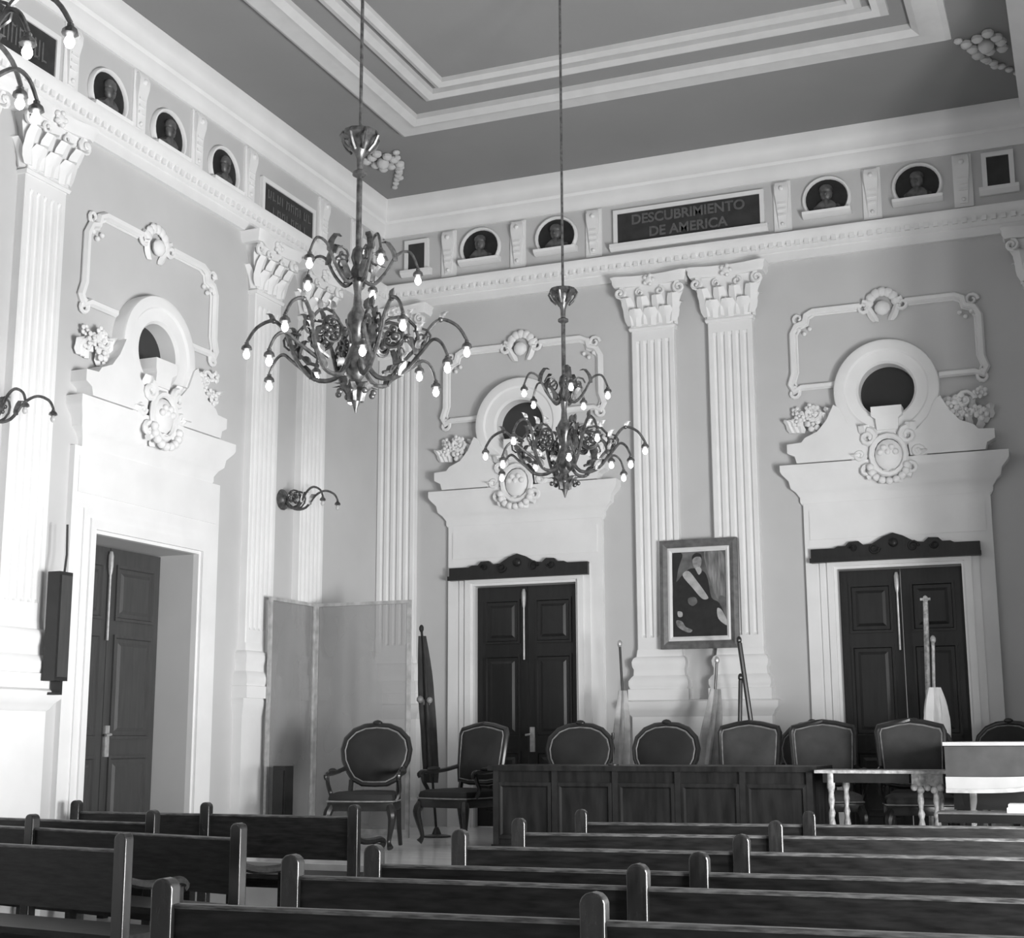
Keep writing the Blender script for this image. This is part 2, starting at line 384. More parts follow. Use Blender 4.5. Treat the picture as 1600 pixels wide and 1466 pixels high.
def leafdoor(door, u0, u1, wz, side, mt, handle=False):
    z0, z1 = DZ+.01, 3.21; b = MB(); b.box(u0, u1, wz-.05, wz, z0, z1)
    lf = b.build('door_leaf', mt, door, wall=True, smooth=False)
    pw = .09
    for a, c in ((z0+.15, z0+.85), (z0+1.0, z0+1.95), (z0+2.08, z1-.15)):
        b = MB(); b.loft([[(u0+pw+g, w, a+g), (u1-pw-g, w, a+g), (u1-pw-g, w, c-g), (u0+pw+g, w, c-g)] for g, w in ((0, wz-.01), (0, wz+.02), (.025, wz+.02), (.035, wz+.004), (.07, wz+.004), (.10, wz+.018))])
        b.build('door_panel', mt, lf, wall=True, smooth=False)
    if handle:
        e = u1-.03 if side > 0 else u0+.03
        b = MB().lathe([(.012, 0), (.012, .6), (.018, .62), (.026, .68), (.026, .78), (.015, .82)], (e, wz+.035, 2.35), 8)
        b.build('bolt', 'brass', lf, wall=True, label='worn metal bolt rod')
        b = MB().box(e+.06, e+.12, wz, wz+.02, 1.30, 1.58).tube([(e+.09, wz+.02, 1.50), (e+.09, wz+.06, 1.5), (e+.02, wz+.06, 1.49)], .012, 6)
        b.build('handle', 'brass', lf, wall=True, label='pale metal handle plate')
    return lf
def doorcase(n, wl, cu, cuo, lo, hi, wz, mt):
    b = MB()                                # outer surround with shouldered lintel, then inner casing
    b.prism([(lo-.33, DZ), (lo-.18, DZ), (lo-.18, 3.42), (hi+.18, 3.42), (hi+.18, DZ), (hi+.33, DZ), (hi+.33, 3.95), (lo-.33, 3.95)], 0, .055)
    for g0, g1, w in ((.18, .10, .07), (.10, .03, .09), (.03, 0, .06)):
        b.prism([(lo-g0, DZ), (lo-g1, DZ), (lo-g1, 3.22+g1), (hi+g1, 3.22+g1), (hi+g1, DZ), (hi+g0, DZ), (hi+g0, 3.24+g0), (lo-g0, 3.24+g0)], 0, w)
    b.prism([(lo-.27, 3.55), (hi+.27, 3.55), (hi+.27, 3.87), (lo-.27, 3.87)], .055, .065)
    door = b.build(n, 'white', wl, wall=True, kind='structure')
    overdoor(wl, cu, cuo, door)
    mid = (lo+hi)/2
    leafdoor(door, lo+.005, mid-.004, wz, 1, mt, True); leafdoor(door, mid+.004, hi-.005, wz, -1, mt)
    return door
doorcase('door_1', wall_left, 10.80, LO[0], 10.03, 11.58, -.38, 'ldoor')
doorcase('door_2', wall_back, BD[0], BO[0], BD[0]-.64, BD[0]+.64, -.06, 'door')
doorcase('door_3', wall_back, BD[1], BO[1], BD[1]-.64, BD[1]+.64, -.06, 'door')
for i, (wl, cu) in enumerate(((wall_left, LO[0]), (wall_back, BO[0]), (wall_back, BO[1]))):
    b = MB(); R = []; zo = ZL if i == 0 else ZO
    pr = [(.295, -.3), (.295, .09), (.32, .12), (.43, .125), (.45, .145), (.52, .15), (.55, .14), (.56, .12), (.56, 0)]
    for k in range(49):
        a = 2*pi*k/48; R.append([(cu+r*cos(a), w, zo+r*sin(a)) for r, w in pr])
    b.loft(R, cap=False, closed=False)
    wn = b.build('window_%d' % (i+1), 'white', wl, wall=True, kind='structure')
    MB().lathe([(.31, -.10), (.31, -.08)], (cu, 0, zo), 32, 'y').build('window_pane', 'pane', wn, wall=True)
    b = MB().loft([[(cu-h, 0, z), (cu-h, w, z), (cu+h, w, z), (cu+h, 0, z)] for z, h, w in ((4.68, .11, .17), (4.80, .12, .19), (4.83, .16, .21), (4.93, .16, .21))])
    b.build('keystone', 'white', wn, wall=True)
    # stucco frame with crest
    b = MB(); hp = []
    for u, z in ((.55, 5.26), (.92, 5.26), (1.0, 5.22), (1.04, 5.30), (1.0, 5.42), (1.0, 5.88), (.95, 5.97), (.86, 6.0), (.84, 6.08), (.76, 6.12), (.24, 6.12)): hp.append((u, z))
    for s_ in (-1, 1):
        b.tube([(cu+s_*u, .03, z) for u, z in hp], .038, 6)
        b.tube([(cu+s_*(.55+(u-.55)*.90), .012, 5.26+(z-5.26)*.92+.03) for u, z in hp[1:]], .016, 5)
        b.spiral((cu+s_*.93, .03, 6.05), .07, .02, 1.2, 0, .022, dirn=s_)
        b.spiral((cu+s_*1.0, .03, 5.20), .07, .02, 1.2, pi/2, .024, dirn=s_)
        for k in range(4): b.ball((cu+s_*(.80+.06*k), .03, 5.92-.05*(k % 2)), .026, 6)
    pm = b.build('panel_moulding', 'white', wl, wall=True)
    b = MB()
    for k in range(7):
        a = pi*(k+.5)/7; b.ball((cu+.15*cos(a), .04, 6.10+.15*sin(a)), .055, 8, sy=.5)
    b.ball((cu, .06, 6.06), .085, 10, sy=.6)
    for s_ in (-1, 1):
        b.spiral((cu+s_*.21, .04, 6.09), .075, .02, 1.3, pi/2, .026, dirn=s_)
        b.leaf((cu+s_*.08, .02, 5.92), .2, .09, .05, lean=s_*.1)
    b.build('crest', 'white', pm, wall=True)

# carved pelmets over the two far doors
def pelmet(cu, label):
    t = thing('pelmet', label, 'pelmet', (cu, D-.12, 3.29), 0, 'carved pelmets over the far doors')
    pts = [(-.87, 0), (.87, 0), (.87, .15), (.62, .15), (.58, .17), (.5, .17), (.46, .21), (.36, .215), (.31, .17), (.22, .18), (.10, .25), (0, .285)]
    full = pts + [(-x, z) for x, z in reversed(pts[2:-1])]
    MB().prism(full, 0, .06, wall := 'xz').build('board', 'door', t, smooth=False)
    MB().box(-.88, .88, -.03, .0, .0, .05).build('lower_moulding', 'door', t, smooth=False)
    b = MB()
    for s_ in (-1, 1):
        b.spiral((s_*.2, -.01, .13), .06, .015, 1.3, 0, .014, dirn=s_); b.spiral((s_*.42, -.01, .14), .045, .012, 1.2, pi, .012, dirn=s_)
    b.ball((0, -.01, .18), .05, 8, sy=.5); b.build('carving', 'desk', t, kind='stuff')
pelmet(-6.19, 'dark carved wooden pelmet over the middle door'); pelmet(-1.91, 'dark carved wooden pelmet over the right-hand door')

# ------------------------------------------------------------------ frieze plaques and portrait medallions (hung on the frieze)
def wroot(name, label, cat, wl, u, z, group=None):
    if wl is wall_back: return thing(name, label, cat, (u, D-.003, z), 0, group)
    return thing(name, label, cat, (WL+.003, u, z), pi/2, group)
def text_part(par, s, size, u, z, w):
    cu = bpy.data.curves.new('lettering', 'FONT'); cu.body = s; cu.size = size; cu.align_x = 'CENTER'; cu.align_y = 'CENTER'
    cu.extrude = .004; cu.offset = .004; cu.materials.append(M['letter'])
    tmp = bpy.data.objects.new('lettering', cu); COL.objects.link(tmp)
    dg = bpy.context.evaluated_depsgraph_get(); me = bpy.data.meshes.new_from_object(tmp.evaluated_get(dg))
    bpy.data.objects.remove(tmp)
    o = bpy.data.objects.new('lettering', me); COL.objects.link(o); o.parent = par
    o.rotation_euler = (pi/2, 0, 0); o.location = (u, -w, z); return o
def plaque(wl, u, z, hw, hh, label, lines=(), strokes=0):
    t = wroot('frieze_plaque', label, 'plaque', wl, u, z)
    MB().box(-hw, hw, .0, .03, -hh, hh).build('slab', 'dark', t, wall=True, smooth=False)
    b = MB()
    for a, c, e, f in ((-hw-.05, hw+.05, hh, hh+.05), (-hw-.05, -hw, -hh, hh), (hw, hw+.05, -hh, hh)): b.box(a, c, 0, .045, e, f)
    b.build('frame', 'white', t, wall=True, smooth=False)
    MB().prism([(0, -hh-.09), (.04, -hh-.09), (.09, -hh-.05), (.09, -hh-.01), (.0, -hh)], -hw-.09, hw+.09, 'yz').build('ledge', 'white', t, wall=True)
    for s, sz, zz in lines: text_part(t, s, sz, 0, zz, .033)
    if strokes:
        b = MB(); rnd = random.Random(5+int(hw*10))
        for zz, sc in ((.085, .86), (-.085, .66)) if strokes == 2 else ((0, .8),):
            x = -hw*sc; h = .05 if strokes == 2 else .09
            while x < hw*sc:
                k = rnd.random(); b.box(x, x+.016, .03, .037, zz-h, zz+h)
                if k > .3: b.box(x+.016, x+.06, .03, .037, zz+(h-.016)*(1 if k > .6 else -1)-.008, zz+(h-.016)*(1 if k > .6 else -1)+.008)
                if k > .5: b.box(x+.05, x+.066, .03, .037, zz-h, zz+h)
                x += .095
        b.build('lettering', 'letter', t, wall=True, smooth=False, kind='stuff')
plaque(wall_back, -4.06, 7.40, .855, .185, 'long dark inscribed plaque in the middle of the far wall frieze', (('DESCUBRIMIENTO', .165, .085), ('DE AMERICA', .165, -.09)))
plaque(wall_left, 13.11, 7.23, .52, .195, 'dark inscribed plaque on the left frieze nearest the corner, two worn lines', strokes=2)
plaque(wall_left, 8.62, 7.27, .57, .19, 'dark inscribed plaque cut by the left edge of the photograph', strokes=1)
plaque(wall_back, -7.57, 7.42, .115, .17, 'narrow dark panel on the far frieze beside the room corner')
plaque(wall_back, -.61, 7.45, .115, .17, 'small black rectangle at the right end of the far frieze')
plaque(wall_left, 15.0, 7.30, .115, .18, 'narrow dark panel on the left frieze right beside the room corner')
def medallion():
    t = wroot('portrait_medallion', '', 'medallion', wall_back, 0, 7.43)
    a0 = -.72; pts = []
    for k in range(21):
        a = a0+(pi-2*a0)*k/20; pts.append((.235*cos(a), .225*sin(a)))
    MB().prism(pts, .0, .012).build('background', 'night', t, wall=True)
    R = [[(u*g, w, z*g) for g, w in ((1, 0), (1, .03), (1.05, .045), (1.12, .045), (1.17, .03), (1.17, 0))] for u, z in pts]
    MB().loft(R, closed=False).build('surround', 'white', t, wall=True)
    b = MB()
    b.ball((0, .03, .05), .072, 12, sy=.7, sz=1.3)
    b.ball((0, .03, .10), .078, 12, sy=.7, sz=.8); b.ball((.0, .08, .035), .016, 6, sz=1.5)
    b.lathe([(.035, -.1), (.035, .0)], (0, .03, 0), 10)
    b.loft([[(-h, .012, z), (-h*.7, w, z), (h*.7, w, z), (h, .012, z)] for z, h, w in ((-.135, .15, .05), (-.09, .15, .06), (-.05, .10, .055), (-.02, .04, .045))])
    b.build('bust', 'bust', t, wall=True, label='dark relief bust of a person')
    MB().prism([(0, -.215), (.05, -.215), (.10, -.185), (.11, -.155), (0, -.148)], -.27, .27, 'yz').build('ledge', 'white', t, wall=True)
    return t
md = medallion(); G = 'bust medallions along the frieze'
ml = [(wall_back, -6.70, 'dark bust medallion on the far frieze, first right of the narrow corner panel'),
      (wall_back, -5.70, 'dark bust medallion on the far frieze behind the right chandelier rod'),
      (wall_back, -2.45, 'dark bust medallion just right of the long inscribed plaque'),
      (wall_back, -1.46, 'dark bust medallion nearest the right end of the far frieze'),
      (wall_left, 9.94, 'dark bust medallion on the left frieze beside the plaque at the photo edge'),
      (wall_left, 10.87, 'middle one of the three dark bust medallions on the left frieze'),
      (wall_left, 11.83, 'dark bust medallion on the left frieze, last before the two-line plaque')]
for i, (wl, u, lb) in enumerate(ml):
    o = md if i == 0 else dup(md)
    if wl is wall_back: o.location = (u, D-.003, 7.42)
    else: o.location = (WL+.003, u, 7.26); o.rotation_euler.z = pi/2
    o['label'] = lb; o['group'] = G

# ------------------------------------------------------------------ chandeliers
def polar(r, a, z): return (r*cos(a), r*sin(a), z)
def smoothpath(P, k=4):
    P = [Vector(p) for p in P]; out = []
    for i in range(len(P)-1):
        p0, p1, p2, p3 = P[max(i-1, 0)], P[i], P[i+1], P[min(i+2, len(P)-1)]
        for j in range(k):
            t = j/k; out.append(.5*((2*p1)+(p2-p0)*t+(2*p0-5*p1+4*p2-p3)*t*t+(3*p1-p0-3*p2+p3)*t**3))
    out.append(P[-1]); return out
def bulb(par, p, mt='bulb'):
    b = MB().lathe([(.006, .015), (.014, 0), (.020, -.014), (.021, -.025), (.015, -.040), (.004, -.048)], p, 10)
    b.build('bulb', mt, par)
def cup(b, p): b.lathe([(.008, .06), (.014, .055), (.014, .045), (.03, .03), (.034, .012), (.02, .005)], p, 8)
def chandelier(loc, label):
    t = thing('chandelier', label, 'chandelier', loc, 0, 'chandeliers down the middle of the hall')
    z0 = 3.43
    H = ZC-z0
    MB().lathe([(.09, H), (.09, H-.03), (.03, H-.07), (.011, H-.1), (.011, 1.74)], n=10).build('rod', 'metal', t)
    b = MB().lathe([(.02, 1.76), (.11, 1.75), (.115, 1.72), (.075, 1.70), (.07, 1.66), (.04, 1.62), (.022, 1.57), (.02, 1.50), (.045, 1.485), (.045, 1.465), (.018, 1.45)], n=12)
    for k in range(8):
        a = k*pi/4; b.tube([polar(.105, a, 1.74), polar(.125, a, 1.71), polar(.10, a, 1.66), polar(.06, a, 1.62)], .010, 5)
    b.build('crown', 'metal', t)
    MB().lathe([(.018, 1.46), (.018, 1.0), (.035, .98), (.045, .93), (.03, .88), (.055, .82), (.03, .76), (.022, .7), (.028, .62), (.06, .56), (.065, .50), (.035, .44), (.03, .38), (.05, .33), (.075, .26), (.06, .19), (.03, .15)], n=12).build('stem', 'metal', t)
    b = MB().lathe([(.03, .16), (.045, .12), (.03, .07), (.04, .04), (.02, .0), (.004, -.05)], n=10)
    for k in range(8):
        a = k*pi/4+.2; c, s_ = cos(a), sin(a)
        b.leaf((.03*c, .03*s_, .02), .12, .05, .10, side=(-s_, c, 0), out=(c, s_, 0), th=.006)
        b.ball((.11*c, .11*s_, .07), .02, 6)
    b.build('finial', 'metal', t)
    na = 6
    for k in range(na):
        a = 2*pi*k/na+.25
        b = MB(); P = [polar(.05, a, .28), polar(.13, a, .17), polar(.26, a, .17), polar(.37, a+.06, .29), polar(.43, a+.1, .45), polar(.51, a+.12, .53), polar(.61, a+.12, .49), polar(.67, a+.12, .40)]
        pp = smoothpath(P); b.tube(pp, [.016-.006*i/len(pp) for i in range(len(pp))], 6)
        Q = smoothpath([polar(.32, a+.02, .22), polar(.42, a-.14, .30), polar(.50, a-.2, .36), polar(.56, a-.22, .33), polar(.60, a-.22, .25)])
        b.tube(Q, [.013-.004*i/len(Q) for i in range(len(Q))], 6)
        for cx, cz, r, st, dr in ((.235, .42, .17, -pi/2, 1), (.215, .42, .10, pi, -1)):
            pts = []
            for i in range(19):
                q = i/18; an = st+dr*2*pi*1.4*q; rr = r*(1-.82*q)
                pts.append(polar(cx+rr*cos(an), a, cz+rr*sin(an)))
            b.tube(pts, [.012-.005*i/18 for i in range(19)], 5)
        for i in range(7):
            an = i*2*pi/7; b.ball(polar(.235+.05*cos(an), a+.08, .42+.05*sin(an)), .02, 6)
        b.ball(polar(.235, a, .42), .028, 7)
        c, s_ = cos(a), sin(a)
        b.leaf(polar(.36, a, .30), .13, .05, -.06, side=(-s_, c, 0), out=(c, s_, 0), th=.006)
        b.leaf(polar(.27, a, .17), .10, .05, .07, side=(-s_, c, 0), out=(c, s_, 0), th=.006)
        b.ball(pp[-9], .018, 6)
        pts = [polar(.40+.07*(1-.8*i/13)*cos(2.4-i*.7), a+.03, .40+.07*(1-.8*i/13)*sin(2.4-i*.7)) for i in range(14)]
        b.tube(pts, .008, 5)
        for i in range(5):
            an = st0 = -1.2+i*.75; b.leaf(polar(.235+.15*cos(an), a, .40+.15*sin(an)), .07, .035, .03, side=(-s_, c, 0), out=(c, s_, 0), n=3, th=.005)
        for i in (8, 14, 20): b.leaf(tuple(pp[i]), .06, .03, .03, side=(-s_, c, 0), out=(c, s_, 0), n=3, th=.005)
        e1 = polar(.67, a+.12, .34); e2 = polar(.60, a-.22, .19); cup(b, e1); cup(b, e2)
        ar = b.build('lower_arm', 'metal', t); bulb(ar, e1); bulb(ar, e2)
    for k in range(5):
        a = 2*pi*k/5+.55
        b = MB(); pp = smoothpath([polar(.02, a, .80), polar(.09, a, .76), polar(.17, a, .84), polar(.24, a, .96), polar(.32, a, .98), polar(.37, a, .88)])
        b.tube(pp, [.013-.005*i/len(pp) for i in range(len(pp))], 6)
        pts = [polar(.12+.06*(1-.8*i/11)*cos(i*.75), a, .92+.06*(1-.8*i/11)*sin(i*.75)) for i in range(12)]
        b.tube(pts, .008, 5)
        c, s_ = cos(a), sin(a)
        b.leaf(polar(.22, a, .92), .14, .05, -.08, side=(-s_, c, 0), out=(c, s_, 0), th=.006)
        b.leaf(polar(.08, a, .78), .12, .05, .07, side=(-s_, c, 0), out=(c, s_, 0), th=.006)
        e = polar(.37, a, .82); cup(b, e); ar = b.build('upper_arm', 'metal', t); bulb(ar, e)
    return t
ch = chandelier((-4.03, 7.4, 3.43), 'large leafy metal chandelier left of centre, nearer of the two seen whole')
dup(ch, loc=(-3.99, 10.96, 3.46), rz=.9, label='chandelier hanging in front of the middle door\'s round window, smaller looking one')
dup(ch, loc=(-4.15, 3.84, 3.82), rz=.10, label='nearest chandelier, only arm ends showing in the upper left corner')
def sconce(loc, label):
    t = thing('wall_sconce', label, 'wall lamp', loc, -pi/2, 'sconces on the left wall')
    # local: +y is out of the wall after the turn
    MB().lathe([(.02, 0), (.11, .005), (.115, .02), (.08, .03), (.06, .05), (.03, .07)], n=14, axis='y').build('back_plate', 'metal', t)
    for s_ in (-1, 1):
        b = MB(); pp = smoothpath([(0, .05, -.02), (s_*.04, .14, -.10), (s_*.07, .26, -.09), (s_*.10, .36, .04), (s_*.13, .46, .09), (s_*.15, .56, .05), (s_*.16, .60, -.02)])
        b.tube(pp, [.017-.007*i/len(pp) for i in range(len(pp))], 6)
        pts = [(s_*.05, .17+.11*(1-.8*i/17)*cos(-pi/2+i*.5), .01+.11*(1-.8*i/17)*sin(-pi/2+i*.5)) for i in range(18)]
        b.tube(pts, .010, 5)
        for i in range(6): b.ball((s_*.05, .17+.045*cos(i*1.05), .01+.045*sin(i*1.05)), .018, 6)
        b.leaf((s_*.08, .30, -.06), .13, .05, .06, side=(1, 0, 0), out=(0, 1, 0), th=.006)
        e = (s_*.16, .60, -.08); cup(b, e); ar = b.build('arm', 'metal', t); bulb(ar, e, 'bulboff')
    return t
s0 = sconce((WL+.001, 13.17, 4.0), 'two-armed scrolled wall lamp between the pilasters near the corner')
dup(s0, loc=(WL+.001, 8.60, 4.03), label='scrolled wall lamp cut by the left edge of the photograph')

# ------------------------------------------------------------------ framed portrait
def painting():
    t = thing('framed_portrait', 'framed portrait of a person in dark coat and pale sash, on the paired pilasters', 'picture', (-4.02, D-.13, 2.41))
    t.rotation_euler = (radians(-2.0), 0, 0)
    hw, h = .44, 1.21
    def fr(name, mt, g0, g1, w0, w1):
        b = MB(); R = []
        for g, w in ((g0, w0), (g0, w1), ((g0+g1)/2, w1+.012), (g1, w1-.01), (g1, w0)): R.append([(-hw+g, w, g), (hw-g, w, g), (hw-g, w, h-g), (-hw+g, w, h-g)])
        R.append(R[0]); b.loft(R, cap=False); return b.build(name, mt, t, wall=True, smooth=False)
    fr('frame', 'pframe', 0, .085, 0, .05); fr('mount', 'mount', .085, .135, 0, .03)
    x0, x1, z0, z1 = -hw+.13, hw-.13, .13, h-.13
    cv = MB().box(x0, x1, .002, .012, z0, z1).build('canvas', 'mid', t, wall=True, smooth=False)
    def P(name, mt, pts, lay):
        q = [Vector((u, v, 0)) for u, v in pts]; n = len(q); pts = []
        for i in range(n):
            a, b_, c, d = q[i-1], q[i], q[(i+1) % n], q[(i+2) % n]
            for k in range(4):
                f = k/4; p = .5*((2*b_)+(c-a)*f+(2*a-5*b_+4*c-d)*f*f+(3*b_-a-3*c+d)*f**3); pts.append((min(1, max(0, p.x)), min(1, max(0, p.y))))
        MB().prism([(x0+(x1-x0)*u, z1-(z1-z0)*v) for u, v in pts], .012, .012+.0012*lay).build(name, mt, cv, wall=True, smooth=False)
    P('painted_curtain', 'drape', [(.60, .01), (.93, .02), (.96, .3), (.95, .6), (.82, .56), (.72, .38)], 1)
    P('painted_shadow', 'night', [(.02, .02), (.20, .03), (.12, .2), (.06, .42), (.02, .44)], 1)
    P('painted_coat', 'night', [(.0, 1), (.02, .45), (.12, .33), (.22, .26), (.36, .20), (.58, .24), (.66, .34), (.72, .55), (.86, .62), (.98, .82), (.98, 1)], 2)
    P('painted_head', 'skin', [(.40, .06), (.47, .04), (.54, .07), (.55, .14), (.51, .20), (.44, .21), (.39, .15)], 3)
    P('painted_hair', 'night', [(.38, .10), (.39, .05), (.46, .02), (.54, .04), (.56, .10), (.53, .07), (.46, .065), (.41, .08)], 4)
    P('painted_collar', 'lightp', [(.44, .20), (.52, .19), (.55, .24), (.5, .28), (.46, .24)], 4)
    P('painted_sash', 'lightp', [(.20, .28), (.31, .23), (.46, .35), (.62, .50), (.66, .56), (.55, .56), (.38, .43)], 5)
    P('painted_hand', 'skin', [(.08, .80), (.18, .82), (.24, .88), (.36, .92), (.30, .95), (.16, .91), (.08, .86)], 5)
    P('painted_cuff', 'lightp', [(.10, .70), (.18, .71), (.18, .76), (.11, .76)], 5)
    P('painted_papers', 'lightp', [(.82, .68), (.90, .70), (.99, .82), (.99, .88), (.84, .80)], 5)
    P('painted_medal', 'mid', [(.30, .55), (.42, .54), (.46, .60), (.38, .64), (.30, .61)], 4)
    P('painted_book', 'mid', [(.86, .54), (.96, .55), (.96, .64), (.88, .65)], 4)
painting()

# ------------------------------------------------------------------ loudspeaker on the left wall
t = thing('loudspeaker', 'tall narrow dark loudspeaker mounted on the wall left of the left door', 'loudspeaker', (-7.79, 9.36, 1.86))
MB().box(-.07, .05, -.08, .08, .06, .94).build('cabinet', 'black', t, smooth=False)
MB().box(.05, .062, -.065, .065, .09, .91).build('grille', 'ldoor', t, smooth=False)
MB().box(-.07, .02, .03, .06, -.03, .06).box(-.07, .02, -.02, .06, -.05, -.03).build('bracket', 'black', t, smooth=False)
MB().tube([(-.03, .07, .94), (-.04, .10, 1.1), (-.05, .10, 1.35)], .010, 6).build('cable', 'black', t)

# ------------------------------------------------------------------ folding screen
t = thing('folding_screen', 'two-panel smoky translucent screen with pale frame standing in the corner', 'screen', (-7.72, 13.6, DZ))
def screen_panel(x0, y0, x1, y1, top):
    dx, dy = x1-x0, y1-y0; L = math.hypot(dx, dy); a = math.atan2(dy, dx); b = MB()
    b.box(0, .04, -.015, .015, 0, top); b.box(L-.04, L, -.015, .015, 0, top); b.box(.04, L-.04, -.015, .015, top-.035, top); b.box(.04, L-.04, -.015, .015, .02, .08)
    f = b.build('panel_frame', 'lightp', t, smooth=False, loc=(x0, y0, 0), rz=a)
    MB().box(.04, L-.04, -.004, .004, .08, top-.035).build('translucent_pane', 'glass', f, smooth=False)
screen_panel(-.12, -.02, 1.02, .0, 2.45); screen_panel(-.14, -.93, -.13, -.03, 2.45)
MB().box(-.07, .07, -.08, .08, 0, .74).box(-.055, .055, -.09, -.08, .05, .70).build('cabinet_case', 'black', c := thing('narrow_cabinet', 'low dark narrow cabinet in front of the translucent screen', 'cabinet', (-7.62, 12.62, DZ)), smooth=False)

# ------------------------------------------------------------------ flags and poles
def flag(label, base, top, cloth, z0, z1, rmax, furl=1, pole='frame', fin='brass', tie=None, r=.014, cross=False, off=(0, 0)):
    t = thing('flag' if cloth else 'pole', label, 'flag' if cloth else 'pole', base)
    B, T = Vector((0, 0, 0)), Vector(top)-Vector(base)
    MB().tube([B+Vector((0, 0, .03)), T], r, 8).build('flagpole', pole, t)
    b = MB().ball(T+T.normalized()*.03, .028, 8, sz=1.5)
    if cross: b.box(T.x-.05, T.x+.05, T.y-.01, T.y+.01, T.z+.02, T.z+.045)
    b.build('finial', fin, t)
    MB().lathe([(.15, 0), (.15, .015), (.05, .03), (.03, .08), (.02, .1)], n=14).build('stand', 'black', t)
    if cloth:
        b = MB(); R = []; Hh = T.z; n = 30
        for i in range(13):
            q = i/12; z = z1+(z0-z1)*q; f = z/Hh; c = T*f
            rr = rmax*(.5+.5*math.sin(min(1, q*2.2)*pi/2)) if q < .95 else rmax*.75
            if tie and abs(z-tie) < .06: rr *= .55
            R.append([(c.x+off[0]*q+rr*(1+.36*sin(5*a+q*3))*cos(a), c.y+off[1]*q+rr*.8*(1+.36*sin(5*a+q*3))*sin(a), z) for a in [2*pi*k/n for k in range(n)]])
        b.loft(R); b.build('flag_cloth', cloth, t)
        if tie:
            c = T*(tie/Hh); b = MB().lathe([(rmax*.7, -.03), (rmax*.8, 0), (rmax*.7, .03)], (c.x, c.y, tie), 12)
            b.ball((c.x-.05, c.y-.06, tie+.03), .04, 7).ball((c.x+.06, c.y-.06, tie+.02), .035, 7).build('tie', 'pipe', t)
flag('tall dark furled flag leaning beside the translucent screen', (-6.48, 13.8, DZ), (-6.67, 13.8, 2.58), 'darkcloth', .55, 2.08, .07, tie=1.38, fin='black')
flag('pale furled flag standing just left of the paired pilasters', (-4.68, 14.75, DZ), (-4.76, 14.75, 2.42), 'greycloth', .3, 1.50, .075, off=(-.10, 0))
flag('light grey furled flag below the framed portrait', (-3.86, 14.75, DZ), (-3.70, 14.75, 2.22), 'greycloth', .3, 1.50, .09, off=(-.06, 0))
flag('longer dark pole leaning from the lower right corner of the portrait', (-3.22, 14.7, DZ), (-3.44, 14.7, 2.42), None, 0, 0, 0, r=.026, fin='frame')
flag('shorter dark pole crossing the longer one right of the portrait', (-3.40, 14.20, DZ), (-3.36, 14.35, 2.02), None, 0, 0, 0, r=.022, fin='frame')
flag('pale pole with a cross-shaped tip in front of the right door', (-1.64, 14.95, DZ), (-1.575, 14.95, 2.79), None, 0, 0, 0, pole='gilt', fin='gilt', r=.026, cross=True)
flag('white flag furled low on a pale pole before the right door', (-1.57, 14.72, DZ), (-1.50, 14.72, 2.37), 'cloth', .75, 1.48, .10, pole='gilt', fin='gilt', off=(.03, 0), r=.016)

